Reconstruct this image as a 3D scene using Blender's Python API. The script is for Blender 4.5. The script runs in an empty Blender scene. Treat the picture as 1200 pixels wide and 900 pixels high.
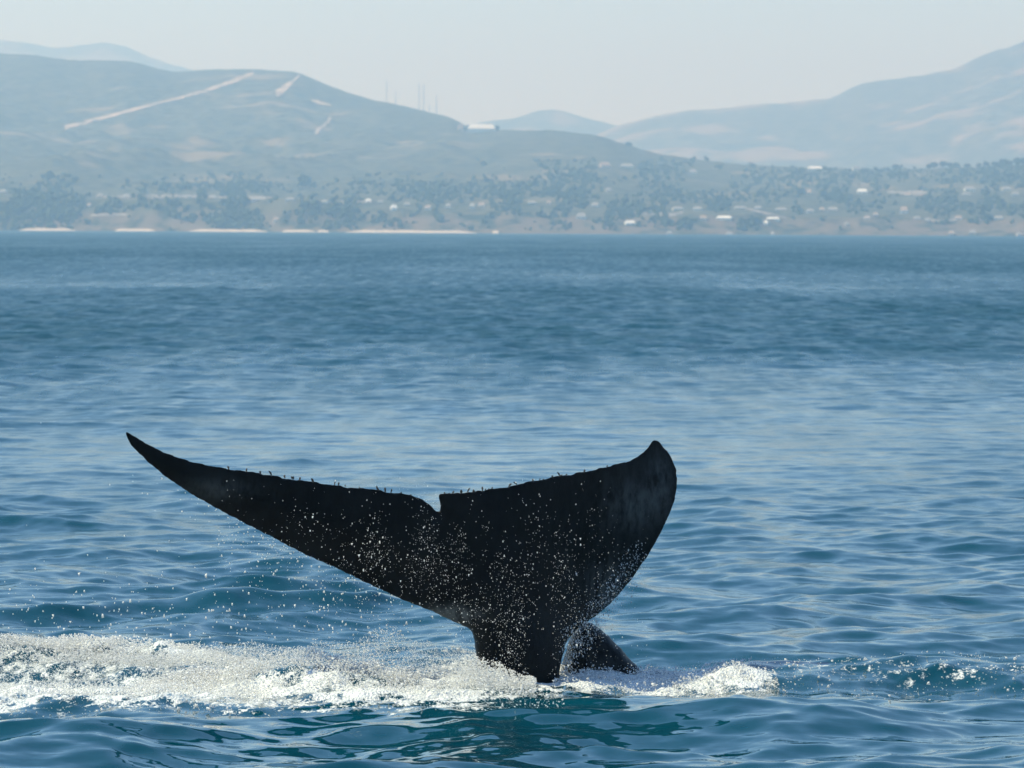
import bpy, bmesh, math, random
import numpy as np
from mathutils import Vector, Matrix, Quaternion
from mathutils.bvhtree import BVHTree
from mathutils.geometry import delaunay_2d_cdt

random.seed(7)
rng = np.random.default_rng(11)
sc = bpy.context.scene
col = sc.collection
R = math.radians

# ------------------------------------------------------------------ camera
PW, PH = 1200.0, 900.0
HFOV = 12.0
F = PW / 2 / math.tan(R(HFOV / 2))          # focal length in photo pixels
HCAM = 5.4                                  # eye height above the sea (boat deck)
HORIZON = 268.0                             # photo row of the sea horizon at mid frame
PITCH = math.atan((PH / 2 - HORIZON) / F)   # tilt below level
ROLL = R(0.32)
cam_d = bpy.data.cameras.new('camera')
cam = bpy.data.objects.new('camera', cam_d)
col.objects.link(cam)
cam.location = (0, 0, HCAM)
CAM_M = (Matrix.Rotation(math.pi / 2 - PITCH, 3, 'X') @ Matrix.Rotation(ROLL, 3, 'Z'))
cam.rotation_euler = CAM_M.to_euler()
cam_d.sensor_width = 36
cam_d.lens = 36 / 2 / math.tan(R(HFOV / 2))
cam_d.clip_start = 0.5
cam_d.clip_end = 80000
cam_d.dof.use_dof = True
cam_d.dof.focus_distance = 58.2
cam_d.dof.aperture_fstop = 4.6
sc.camera = cam

# ------------------------------------------------------------------ sky, sun, exposure
SUN_EL, SUN_AZ = R(52), R(-84)
world = bpy.data.worlds.new('World')
sc.world = world
world.use_nodes = True
wn = world.node_tree.nodes
wn.clear()
sky = wn.new('ShaderNodeTexSky')
sky.sky_type = 'NISHITA'
sky.sun_disc = False
sky.sun_elevation = SUN_EL
sky.sun_rotation = SUN_AZ
sky.altitude = 0
sky.air_density = 1.0
sky.dust_density = 0.2
sky.ozone_density = 9.0
bg = wn.new('ShaderNodeBackground')
bg.inputs['Strength'].default_value = 0.14
wo = wn.new('ShaderNodeOutputWorld')
world.node_tree.links.new(sky.outputs[0], bg.inputs['Color'])
world.node_tree.links.new(bg.outputs[0], wo.inputs['Surface'])

sd = bpy.data.lights.new('sun', 'SUN')
sd.energy = 4.6
sd.angle = R(0.53)
sd.color = (1.0, 0.945, 0.67)
sun = bpy.data.objects.new('sun', sd)
col.objects.link(sun)
S = Vector((math.sin(SUN_AZ) * math.cos(SUN_EL), math.cos(SUN_AZ) * math.cos(SUN_EL), math.sin(SUN_EL)))
sun.rotation_euler = S.to_track_quat('Z', 'Y').to_euler()
sun.location = (0, 100, 300)

sc.view_settings.view_transform = 'Standard'
sc.view_settings.look = 'None'
sc.view_settings.exposure = 0.44
sc.view_settings.gamma = 1.0
sc.view_settings.use_curve_mapping = False
sc.cycles.max_bounces = 14
sc.cycles.diffuse_bounces = 12
sc.cycles.glossy_bounces = 3
sc.cycles.transmission_bounces = 12
sc.cycles.volume_bounces = 1
sc.cycles.transparent_max_bounces = 6
sc.cycles.caustics_reflective = False
sc.cycles.caustics_refractive = False
sc.cycles.use_denoising = True


# ------------------------------------------------------------------ helpers
def ray(px, py):
    return CAM_M @ Vector(((px - PW / 2) / F, (PH / 2 - py) / F, -1.0))


def at(px, py, Y):
    """world point on the ray through photo pixel (px, py) at depth Y (metres from the boat)"""
    d = ray(px, py)
    return Vector((0, 0, HCAM)) + d * (Y / d.y)


def hash2(ix, iy, seed):
    n = (ix.astype(np.int64) * 374761393 + iy.astype(np.int64) * 668265263 + seed * 974711) & 0x7fffffff
    n = ((n ^ (n >> 13)) * 1274126177) & 0x7fffffff
    n = ((n ^ (n >> 16)) * 668265263) & 0x7fffffff
    return ((n ^ (n >> 15)) & 0xffff) / 65535.0


def vnoise(x, y, seed=0):
    x = np.asarray(x, float); y = np.asarray(y, float)
    ix = np.floor(x); iy = np.floor(y)
    fx = x - ix; fy = y - iy
    u = fx * fx * fx * (fx * (fx * 6 - 15) + 10); v = fy * fy * fy * (fy * (fy * 6 - 15) + 10)
    a = hash2(ix, iy, seed); b = hash2(ix + 1, iy, seed)
    c = hash2(ix, iy + 1, seed); d = hash2(ix + 1, iy + 1, seed)
    return (a + (b - a) * u + (c - a) * v + (a - b - c + d) * u * v) * 2 - 1


def fbm(x, y, octv=4, seed=0, gain=0.5):
    s = 0; a = 1.0; f = 1.0; t = 0
    for o in range(octv):
        s = s + a * vnoise(np.asarray(x) * f + 17.3 * o, np.asarray(y) * f - 9.1 * o, seed + o)
        t += a; a *= gain; f *= 2.03
    return s / t


def sstep(a, b, x):
    t = np.clip((np.asarray(x, float) - a) / (b - a), 0, 1)
    return t * t * (3 - 2 * t)


def mesh_np(name, verts, faces, smooth=True):
    """fast mesh from numpy verts (n,3) and faces (m,k)"""
    me = bpy.data.meshes.new(name)
    n, m, k = len(verts), len(faces), faces.shape[1]
    me.vertices.add(n)
    me.vertices.foreach_set('co', np.ascontiguousarray(verts, dtype=np.float32).ravel())
    me.loops.add(m * k)
    me.loops.foreach_set('vertex_index', np.ascontiguousarray(faces, dtype=np.int32).ravel())
    me.polygons.add(m)
    me.polygons.foreach_set('loop_start', np.arange(0, m * k, k, dtype=np.int32))
    me.polygons.foreach_set('use_smooth', np.full(m, smooth, dtype=bool))
    me.update(calc_edges=True)
    return me


def grid_faces(nr, nc):
    i = np.arange(nr - 1)[:, None] * nc + np.arange(nc - 1)[None, :]
    i = i.ravel()
    return np.stack([i, i + 1, i + nc + 1, i + nc], axis=1)


def add(name, me, mat=None, parent=None, label=None, cat=None, group=None, kind=None, loc=None):
    o = bpy.data.objects.new(name, me)
    col.objects.link(o)
    if mat is not None and me is not None and not me.materials:
        me.materials.append(mat)
    if parent:
        o.parent = parent
    if loc is not None:
        o.location = loc
    for k, v in (('label', label), ('category', cat), ('group', group), ('kind', kind)):
        if v:
            o[k] = v
    return o


def attr(me, name, arr):
    a = me.attributes.new(name, 'FLOAT', 'POINT')
    a.data.foreach_set('value', np.ascontiguousarray(arr, dtype=np.float32).ravel())


# ------------------------------------------------------------------ material helpers
class NT:
    def __init__(self, name):
        self.m = bpy.data.materials.new(name)
        self.m.use_nodes = True
        self.t = self.m.node_tree
        self.t.nodes.clear()
        self.out = self.n('ShaderNodeOutputMaterial')

    def n(self, typ, **kw):
        nd = self.t.nodes.new(typ)
        for k, v in kw.items():
            setattr(nd, k, v)
        return nd

    def l(self, a, b):
        self.t.links.new(a, b)

    def val(self, sock, v):
        if hasattr(v, 'node'):
            self.l(v, sock)
        else:
            sock.default_value = v

    def math(self, op, a, b=0.0, c=0.0, clamp=False):
        nd = self.n('ShaderNodeMath', operation=op, use_clamp=clamp)
        for i, v in enumerate((a, b, c)):
            self.val(nd.inputs[i], v)
        return nd.outputs[0]

    def vmath(self, op, a, b=(0, 0, 0)):
        nd = self.n('ShaderNodeVectorMath', operation=op)
        self.val(nd.inputs[0], a)
        if op == 'SCALE':
            self.val(nd.inputs['Scale'], b)
        else:
            self.val(nd.inputs[1], b)
        return nd.outputs[0]

    def pos(self):
        return self.n('ShaderNodeNewGeometry').outputs['Position']

    def noise(self, vec, scale, detail=3.0, rough=0.5, color=False):
        nd = self.n('ShaderNodeTexNoise')
        self.l(vec, nd.inputs['Vector'])
        nd.inputs['Scale'].default_value = scale
        nd.inputs['Detail'].default_value = detail
        nd.inputs['Roughness'].default_value = rough
        return nd.outputs['Color' if color else 'Fac']

    def ss(self, x, a, b):
        nd = self.n('ShaderNodeMapRange', interpolation_type='SMOOTHSTEP')
        self.val(nd.inputs['Value'], x)
        nd.inputs['From Min'].default_value = a
        nd.inputs['From Max'].default_value = b
        return nd.outputs[0]

    def mix(self, f, a, b):
        nd = self.n('ShaderNodeMix', data_type='RGBA')
        self.val(nd.inputs[0], f)
        for s, v in ((nd.inputs[6], a), (nd.inputs[7], b)):
            self.val(s, (*v, 1.0) if isinstance(v, tuple) and len(v) == 3 else v)
        return nd.outputs[2]

    def attr(self, name):
        return self.n('ShaderNodeAttribute', attribute_name=name).outputs['Fac']

    def bsdf(self, color, rough=0.6, normal=None, **kw):
        p = self.n('ShaderNodeBsdfPrincipled')
        self.val(p.inputs['Base Color'], (*color, 1.0) if isinstance(color, tuple) and len(color) == 3 else color)
        self.val(p.inputs['Roughness'], rough)
        for k, v in kw.items():
            self.val(p.inputs[k.replace('_', ' ')], v)
        if normal is not None:
            self.l(normal, p.inputs['Normal'])
        return p

    def surf(self, sh):
        self.l(sh.outputs[0], self.out.inputs['Surface'])
        return self.m


def plain(name, c1, c2, scale, rough=0.8):
    t = NT(name)
    f = t.ss(t.noise(t.pos(), scale, 3), 0.35, 0.65)
    return t.surf(t.bsdf(t.mix(f, c1, c2), rough))


# ================================================================== SEA
def scale3(t, v, s):
    return t.vmath('MULTIPLY', v, s)


def mat_water():
    t = NT('sea_water')
    p = t.pos()
    foam = t.attr('foam')
    lod = t.attr('rough')
    gust = t.attr('gust')                      # slicks and gusts: how ruffled the surface is
    # capillary ripples, as slopes (the same at any distance)
    def slope(vs, sc_, det, amp):
        c = t.noise(scale3(t, p, vs), sc_, det, 0.55, color=True)
        c = t.vmath('SUBTRACT', c, (0.5, 0.5, 0.5))
        return t.vmath('MULTIPLY', c, (amp * 0.55, amp, 0.0))
    s1 = slope((0.8, 1.35, 0.0), 1.15, 2.0, 0.30)
    s2 = slope((0.9, 1.5, 0.0), 4.3, 2.0, 0.19)
    s3 = slope((0.22, 0.5, 0.0), 0.55, 2.0, 0.10)
    s4 = slope((0.30, 0.034, 0.0), 1.0, 3.0, 0.20)     # wind streaks
    s5 = slope((0.075, 0.0085, 0.0), 1.0, 3.0, 0.16)
    ssum = t.vmath('ADD', t.vmath('ADD', t.vmath('ADD', s1, s2), s3), t.vmath('ADD', s4, s5))
    ssum = t.vmath('SCALE', ssum, gust)
    nrm = t.n('ShaderNodeNewGeometry').outputs['Normal']
    nn = t.vmath('NORMALIZE', t.vmath('ADD', nrm, ssum))
    st = t.math('ADD', t.math('MULTIPLY', t.noise(scale3(t, p, (0.10, 0.007, 0.0)), 1.0, 4, 0.6), 0.6),
                t.math('MULTIPLY', t.noise(scale3(t, p, (0.85, 0.075, 0.0)), 1.0, 3, 0.6), 1.2))
    st = t.math('MULTIPLY_ADD', t.ss(st, 0.62, 1.18), 0.55, 0.70)
    rough = t.math('MULTIPLY_ADD', lod, st, 0.03)
    wat = t.bsdf((0.0003, 0.045, 0.072), rough, nn, IOR=1.333)
    # foam
    fn = t.noise(scale3(t, p, (1.0, 0.55, 1.0)), 7.0, 5, 0.62)
    fb = t.noise(scale3(t, p, (1.0, 0.6, 1.0)), 32.0, 2, 0.5)
    ff = t.math('ADD', t.math('ADD', foam, t.math('MULTIPLY_ADD', fn, 2.0, -1.02)), t.math('MULTIPLY_ADD', fb, 0.7, -0.35))
    fm = t.math('MULTIPLY', t.ss(ff, 0.22, 0.5), t.ss(foam, 0.03, 0.16))
    bump = t.n('ShaderNodeBump')
    bump.inputs['Strength'].default_value = 0.9
    bump.inputs['Distance'].default_value = 0.05
    t.l(fb, bump.inputs['Height'])
    fo = t.bsdf(t.mix(fb, (0.48, 0.54, 0.54), (0.86, 0.86, 0.84)), 0.55, bump.outputs[0])
    mx = t.n('ShaderNodeMixShader')
    t.l(fm, mx.inputs[0]); t.l(wat.outputs[0], mx.inputs[1]); t.l(fo.outputs[0], mx.inputs[2])
    return t.surf(mx)


def xw(px, Y):
    return (px - PW / 2) / F * Y


def splash_density(x, y):
    """how frothy the sea is around the tail, 0..1 (x across, y away from the boat, metres)"""
    e = lambda cx, cy, sx, sy: np.exp(-((x - cx) / sx) ** 2 - ((y - cy) / sy) ** 2)
    bx = lambda a, b, s: sstep(a - s, a + s, x) * (1 - sstep(b - s, b + s, x))
    wob = fbm(x * 0.5, y * 0.3, 3, 41) * 1.1 + fbm(x * 2.3, y * 1.1, 3, 47) * 0.75
    yy = y + wob
    A = bx(-7.6, -3.2, 0.5) * np.exp(-((yy - 60.2) / 0.75) ** 2)
    B = bx(-4.6, -0.1, 0.6) * np.exp(-((yy - (56.6 - 0.12 * (x + 2))) / 0.75) ** 2)
    C = bx(-6.6, -4.0, 0.7) * np.exp(-((yy - 56.4) / 0.7) ** 2) * 0.8
    D = bx(-7.5, -0.2, 0.6) * np.exp(-((yy - 58.4) / 1.3) ** 2) * 0.34
    E = bx(0.3, 2.9, 0.3) * np.exp(-((yy - 58.0) / 1.0) ** 2) * (1.0 - 0.15 * (x - 0.3))
    G = bx(3.0, 6.6, 0.6) * np.exp(-((yy - 58.4) / 0.9) ** 2) * 0.15
    H = e(-0.3, 57.2, 0.9, 0.7) * 0.7
    K = (bx(-7.4, -4.2, 0.5) * 0.62 + bx(-4.4, -0.3, 0.6) * 0.42) * np.exp(-((yy - 55.1) / 0.8) ** 2)
    return np.clip(np.maximum.reduce([A, B, C, D, E, G, H, K]), 0, 1)


def heap(x, y):
    """height of the heaped white water (metres)"""
    w = 0.35 * fbm(x * 0.9, y * 0.5, 3, 43)
    a = 0.10 * sstep(-8.2, -7.0, x) * (1 - sstep(-3.9, -3.0, x)) * np.exp(-((y + w - 59.9) / 0.6) ** 2)
    b = 0.19 * np.exp(-((x + 2.35) / 1.15) ** 2) * np.exp(-((y + w - 56.9) / 0.55) ** 2)
    c = 0.12 * np.exp(-((x + 0.5) / 0.8) ** 2) * np.exp(-((y + w - 57.2) / 0.5) ** 2)
    e = 0.04 * sstep(0.4, 0.9, x) * (1 - sstep(2.2, 3.0, x)) * np.exp(-((y + w - 58.2) / 0.5) ** 2)
    return a + b + c + e


# directional short-crested chop as a sum of wave trains
NW = 220
w_len = np.exp(rng.uniform(math.log(0.26), math.log(14.0), NW))
w_dir = R(90) + rng.normal(0, R(50), NW)         # travelling roughly along the view
w_ph = rng.uniform(0, 2 * math.pi, NW)
w_k = 2 * math.pi / w_len
w_s = np.exp(-((np.log(w_len) - math.log(0.85)) / 0.9) ** 2) + 0.85 * np.exp(-((np.log(w_len) - math.log(4.0)) / 0.5) ** 2) + 0.05
w_s *= 0.172 / math.sqrt(0.5 * np.sum(w_s ** 2))
w_a = w_s / w_k


def build_sea():
    # rows: dense where the sea is seen, coarse under the boat; one sheet to the shore and beyond
    dv = [42.0]
    while dv[-1] < 6600:
        dv.append(dv[-1] + 0.098 * (dv[-1] / 60) ** 1.12)
    d = np.concatenate([np.array([2, 6, 12, 20, 28, 34, 38, 40.5]), np.array(dv)])
    ang_in = np.linspace(-6.9, 6.9, 330)
    side = np.concatenate([np.linspace(7.0, 9.0, 16), np.array([9.6, 10.5, 12, 14, 17, 21, 26, 33, 42, 52, 62.])])
    ang = np.concatenate([-side[::-1], ang_in, side])
    tx = np.tan(np.radians(ang))
    Y = np.repeat(d[:, None], len(tx), 1)
    X = d[:, None] * tx[None, :]
    dd = np.gradient(d)[:, None]
    dx = np.gradient(tx)[None, :] * d[:, None]
    Z = np.zeros_like(X); DX = np.zeros_like(X); DY = np.zeros_like(X); var = np.zeros_like(X)
    gust = 1 + 0.55 * fbm(X * 0.03, Y * 0.009, 5, 5, 0.6)
    yw = Y * (1 + 0.06 * fbm(X * 0.012, Y * 0.004, 3, 15))
    lb = np.log(yw)
    band = lambda d0, d1, s: sstep(math.log(d0) - s, math.log(d0) + s, lb) * (1 - sstep(math.log(d1) - s, math.log(d1) + s, lb))
    gust = gust + 0.10 * band(225, 420, 0.10) - 0.30 * band(440, 640, 0.07) - 0.36 * band(105, 215, 0.14) + 0.12 * band(760, 1300, 0.08) + 0.15 * band(1700, 9000, 0.15)
    gust = np.clip(gust, 0.35, 2.1)
    for i in range(NW):
        cx, cy = math.cos(w_dir[i]), math.sin(w_dir[i])
        ly = w_len[i] / max(abs(cy), 0.05); lx = w_len[i] / max(abs(cx), 0.05)
        w = sstep(1.7, 3.2, ly / dd) * sstep(1.7, 3.2, lx / dx)
        ph = w_k[i] * (X * cx + Y * cy) + w_ph[i]
        a = w_a[i] * w
        Z += a * np.sin(ph)
        c = a * 0.95 * np.cos(ph)
        DX += c * cx; DY += c * cy
        var += 0.5 * w_s[i] ** 2 * (1 - w * w)
    Z *= gust
    # a few longer crests: the wake thrown off by the tail
    def crest(x0, x1, y0, y1, amp, wid):
        t = (X - x0) / (x1 - x0)
        yc = y0 + (y1 - y0) * t + 0.5 * vnoise(X * 0.8, Y * 0, 77)
        return amp * np.exp(-((Y - yc) / wid) ** 2) * sstep(-0.1, 0.25, t) * (1 - sstep(0.75, 1.1, t))
    Z += crest(-7.9, -3.6, 66.0, 68.5, 0.20, 0.6)
    Z += crest(-4.6, -1.3, 68.2, 69.6, 0.24, 0.6)
    Z += crest(-2.2, 0.2, 52.2, 53.0, 0.07, 0.8)
    Z += crest(2.2, 5.8, 60.2, 59.5, 0.06, 0.7)
    Z += crest(1.6, 4.2, 54.3, 53.8, 0.08, 0.7)
    foam = splash_density(X, Y)
    near = (Y > 50) & (Y < 66) & (np.abs(X) < 9)
    chop = np.where(near, fbm(X * 2.6, Y * 1.6, 4, 91, 0.6), 0)
    lump = np.where(near, np.abs(fbm(X * 1.1, Y * 0.9, 3, 131)), 0)
    turb = sstep(2.6, 3.6, X) * np.exp(-((Y - 58.6) / 1.3) ** 2) + 0.7 * sstep(-3.0, -4.5, X) * np.exp(-((Y - 54.6) / 1.0) ** 2)
    Z += 0.07 * turb * np.where(near, fbm(X * 1.7, Y * 1.2, 3, 191, 0.6), 0)
    Z += foam * (0.10 * chop + 0.10 * lump) + np.where(near, heap(X, Y), 0) * (1 + 0.45 * chop)
    # the small clear mound of foam that boils up right of the tail
    mound = np.exp(-((X - xw(866, 58.0)) / 0.36) ** 2 - ((Y - 58.1) / 0.45) ** 2)
    Z += 0.13 * mound * (1 + 0.5 * chop)
    foam = np.clip(foam + mound, 0, 1.15)
    # far away the sheet lies level
    X2, Y2 = X + DX, Y + DY
    verts = np.stack([X2.ravel(), Y2.ravel(), Z.ravel()], 1)
    me = mesh_np('sea', verts, grid_faces(*X.shape)[:, ::1])
    attr(me, 'foam', foam)
    attr(me, 'rough', np.sqrt(np.sqrt(var) * gust))
    attr(me, 'gust', gust)
    o = add('sea', me, mat_water(), kind='structure')
    return o


build_sea()


def sea_z(x, y):
    """height of the chop at a few points (for placing floating things)"""
    z = np.zeros_like(np.asarray(x, float))
    for i in range(NW):
        if w_len[i] > 0.5:
            z = z + w_a[i] * np.sin(w_k[i] * (x * math.cos(w_dir[i]) + y * math.sin(w_dir[i])) + w_ph[i])
    return z


# ================================================================== LAND
def mat_land(name, scrub1, scrub2, dry, bluff, dry_lo=0.52, bluff_top=26.0, scale=1.0):
    t = NT(name)
    p = t.pos()
    n1 = t.noise(p, 0.012 * scale, 5, 0.6)
    n2 = t.noise(p, 0.045 * scale, 4, 0.6)
    n3 = t.noise(t.vmath('MULTIPLY', p, (1, 1, 3)), 0.0035 * scale, 5, 0.6)
    c = t.mix(t.ss(n2, 0.35, 0.62), scrub1, scrub2)
    c = t.mix(t.ss(t.math('ADD', n3, t.math('MULTIPLY_ADD', n1, 0.5, -0.25)), dry_lo, dry_lo + 0.12), c, dry)
    if bluff_top > 0:
        sep = t.n('ShaderNodeSeparateXYZ'); t.l(p, sep.inputs[0])
        z = sep.outputs['Z']
        low = t.math('SUBTRACT', 1.0, t.ss(t.math('ADD', z, t.math('MULTIPLY_ADD', n1, 24.0, -12.0)), bluff_top * 0.55, bluff_top))
        bare = t.math('MULTIPLY', low, t.ss(t.math('MULTIPLY_ADD', n2, 0.6, t.math('MULTIPLY', n1, 0.4)), 0.40, 0.56))
        c = t.mix(bare, c, bluff)
    return t.surf(t.bsdf(c, 0.95, Specular_IOR_Level=0.1))


def interp(px, pts):
    xs = [a for a, b in pts]; ys = [b for a, b in pts]
    # smooth (pchip-like) by oversampled moving average of linear interpolation
    px = np.asarray(px, float)
    r = 0
    for o in (-8, -4, 0, 4, 8):
        r = r + np.interp(px + o, xs, ys)
    return r / 5


LS = 1.36            # distance scale of the land
SHORE = 4200.0 * LS
COAST_SKY = [(-1500, 90), (-900, 110), (-500, 96), (-250, 74), (-100, 62), (0, 63), (40, 65), (80, 71), (120, 71), (152, 72), (180, 80), (205, 85), (240, 82),
             (290, 81), (348, 85), (380, 99), (410, 110), (430, 116), (470, 124), (500, 131), (530, 139), (542, 147), (555, 152),
             (600, 153), (650, 153), (700, 159), (730, 169), (760, 178), (800, 185), (840, 190), (880, 194), (940, 196), (1000, 199),
             (1060, 198), (1100, 197), (1150, 196), (1200, 193), (1300, 186), (1500, 180), (1900, 196), (2700, 205)]
CREST_Y = [(-1500, 7800), (0, 7600), (300, 7400), (480, 6900), (560, 6300), (700, 6000), (900, 5800), (1200, 5700), (2700, 5700)]


def shore_y(px):
    return SHORE + 60 * np.sin(np.asarray(px, float) * 0.006 + 1.0) - 0.05 * np.asarray(px, float)


def build_coast():
    px = np.concatenate([np.linspace(-1500, -40, 90), np.linspace(-30, 1230, 560), np.linspace(1240, 2700, 90)])
    s_near = np.concatenate([np.linspace(-0.02, 0.06, 34), np.linspace(0.064, 1.0, 120)])
    s_back = np.array([1.02, 1.06, 1.12, 1.25, 1.5])
    s = np.concatenate([s_near, s_back])
    ys = shore_y(px); yc = interp(px, CREST_Y) * LS; sky_py = interp(px, COAST_SKY)
    Y = ys[None, :] + s[:, None] * (yc - ys)[None, :]
    X = xw(px[None, :], Y)
    dist_in = Y - ys[None, :]
    # bluff line: a steep rise behind the beach, cut by gullies
    gul = fbm(X / 85.0, Y / 260.0, 4, 3)
    top_py = 250 - 16 * sstep(700, 150, px)[None, :] + 7 * gul
    roll_py = 268 + (px - 600) * math.tan(ROLL)
    base = -3.0 + 5.0 * sstep(0, 22, dist_in)
    z_top = HCAM + (268 - top_py) / F * Y
    rise = sstep(14, 95 + 40 * gul, dist_in)
    zb = base + (z_top - base) * rise
    # inland: rises to the skyline, the left hill keeps a foothill terrace
    sn = np.clip(s[:, None], 0, 1)
    left = 1 - sstep(330, 620, px)[None, :]
    g_right = sn ** 0.85
    g_left = 0.36 * sstep(0.0, 0.38, sn) + 0.64 * sstep(0.34, 1.0, sn) ** 1.05
    g = left * g_left + (1 - left) * g_right
    py = top_py + (sky_py[None, :] - top_py) * g
    # the rolled camera: skyline rows come from the photo's own rows
    py = py - (px - 600)[None, :] * math.tan(ROLL) * g
    z_in = HCAM + (268 - py) / F * Y
    bl = sstep(60, 260, dist_in)
    z = zb * (1 - bl) + z_in * bl
    env = np.clip(sn * (1 - sn) * 4, 0, 1)
    ridges = np.abs(fbm(X / 420.0, Y / 700.0, 5, 23))
    z = z - env * (60 * left + 12) * ridges + env * 5 * fbm(X / 60.0, Y / 90.0, 3, 29)
    z = z + (sn > 0.9) * 1.2 * fbm(X / 14.0, Y / 60.0, 3, 31)
    back = np.clip((s[:, None] - 1.0) / 0.5, 0, 1)
    z = z * (1 - 0.75 * sstep(0, 1, back))
    z[0, :] = -4
    verts = np.stack([X.ravel(), Y.ravel(), z.ravel()], 1)
    me = mesh_np('coastal_hills', verts, grid_faces(*X.shape))
    m = mat_land('coastal_scrub', (0.024, 0.034, 0.018), (0.105, 0.10, 0.058), (0.20, 0.16, 0.10), (0.15, 0.115, 0.08), 0.57, 26.0)
    o = add('coastal_hills', me, m, kind='structure')
    return o


coast = build_coast()
dg = bpy.context.evaluated_depsgraph_get()
bvh = BVHTree.FromObject(coast, dg)


def hit(px, py):
    o = Vector((0, 0, HCAM)); d = ray(px, py).normalized()
    loc, nrm, idx, dist = bvh.ray_cast(o, d)
    return loc


def ground(x, y):
    loc, nrm, idx, dist = bvh.ray_cast(Vector((x, y, 2000)), Vector((0, 0, -1)))
    return loc


def build_range(name, skyline, Yc, depth, mat, base_py=276, seed=0, rough=40.0):
    px = np.concatenate([np.linspace(-1500, -40, 50), np.linspace(-30, 1230, 380), np.linspace(1240, 2700, 50)])
    s = np.concatenate([np.linspace(0, 1, 60), np.array([1.05, 1.15, 1.4, 1.8])])
    sky_py = interp(px, skyline) - (px - 600) * math.tan(ROLL)
    Y = Yc - depth + s[:, None] * depth + 0 * px[None, :]
    X = xw(px[None, :], Y)
    zc = HCAM + (268 - sky_py) / F * Yc
    sn = np.clip(s, 0, 1)[:, None]
    z = -60 + (zc[None, :] + 60) * (0.55 * sn + 0.45 * sstep(0, 1, sn))
    env = np.clip(sn * (1 - sn) * 4, 0, 1)
    z = z - env * rough * 2.2 * np.abs(fbm(X / (rough * 14), Y / (rough * 22), 5, seed))
    z = z + sn ** 6 * rough * 0.05 * fbm(X / 60.0, Y / 200.0, 3, seed + 9)
    back = sstep(1, 1.8, s)[:, None]
    z = z * (1 - 0.8 * back)
    me = mesh_np(name, np.stack([X.ravel(), Y.ravel(), z.ravel()], 1), grid_faces(*X.shape))
    return add(name, me, mat, kind='structure')


m_mtn = mat_land('mountain_scrub', (0.035, 0.04, 0.022), (0.11, 0.10, 0.06), (0.23, 0.175, 0.115), (0, 0, 0), 0.50, 0, 0.6)
build_range('mountains', [(-1500, 250), (300, 240), (500, 215), (600, 190), (660, 172), (700, 156), (720, 148), (760, 137), (800, 129), (840, 128), (880, 124), (930, 120),
            (975, 115), (1005, 99), (1030, 95), (1060, 92), (1090, 85), (1120, 80), (1150, 64), (1165, 58), (1182, 57), (1200, 47),
            (1260, 30), (1400, 20), (1700, 60), (2700, 120)], 15000, 4000, m_mtn, seed=51, rough=85)
build_range('far_mountains', [(-1500, 120), (-300, 70), (0, 130), (100, 180), (350, 190), (450, 165), (520, 152), (570, 142), (600, 139), (640, 127), (660, 131),
            (690, 140), (720, 147), (800, 160), (900, 170), (1200, 170), (2700, 150)], 16500, 1300, m_mtn, seed=61, rough=60)
build_range('distant_mountains', [(-1500, 90), (-300, 40), (-60, 40), (0, 47), (30, 50), (60, 57), (90, 54), (125, 50), (150, 56), (175, 68), (200, 76), (260, 92),
            (330, 98), (420, 120), (560, 160), (900, 190), (2700, 190)], 20500, 1700, m_mtn, seed=71, rough=60)


# ------------------------------------------------------------------ bare firebreaks and paths on the hill
m_dirt = plain('bare_dirt', (0.26, 0.21, 0.16), (0.46, 0.37, 0.28), 0.03, 0.95)
m_road = plain('pale_road_cut', (0.16, 0.14, 0.12), (0.32, 0.28, 0.24), 0.04, 0.95)
m_sand = plain('beach_sand', (0.42, 0.35, 0.28), (0.58, 0.49, 0.40), 0.08, 0.9)


def ribbon(name, pts, kind='structure', lift=1.0, n=70, mat=None):
    """a strip of bare ground draped over the hill; pts = (px, py, half height in px)"""
    L = []
    for i in range(n + 1):
        t = i / n * (len(pts) - 1)
        k = min(int(t), len(pts) - 2); f = t - k
        a, b = pts[k], pts[k + 1]
        p = [a[j] + (b[j] - a[j]) * f for j in range(3)]
        w = p[2] * (0.95 + 0.55 * float(vnoise(p[0] * 0.35, p[1] * 0.2, 66)) + 0.2 * random.uniform(-1, 1))
        lo = hit(p[0] + 0.4, p[1] + w); hi = hit(p[0] - 0.4, p[1] - w)
        if lo is None or hi is None or abs(hi.y - lo.y) > 500:
            continue
        mid = hit(p[0], p[1])
        if mid is None:
            mid = (lo + hi) / 2
        L.append((lo, mid, hi))
    v = []; f = []
    for tri in L:
        for q in tri:
            v.append((q.x, q.y, q.z + lift))
    for i in range(len(L) - 1):
        for j in range(2):
            a = i * 3 + j
            f.append((a, a + 3, a + 4, a + 1))
    me = bpy.data.meshes.new(name); me.from_pydata(v, [], f); me.update()
    for p in me.polygons:
        p.use_smooth = True
    return add(name, me, mat or m_dirt, kind=kind)


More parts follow.
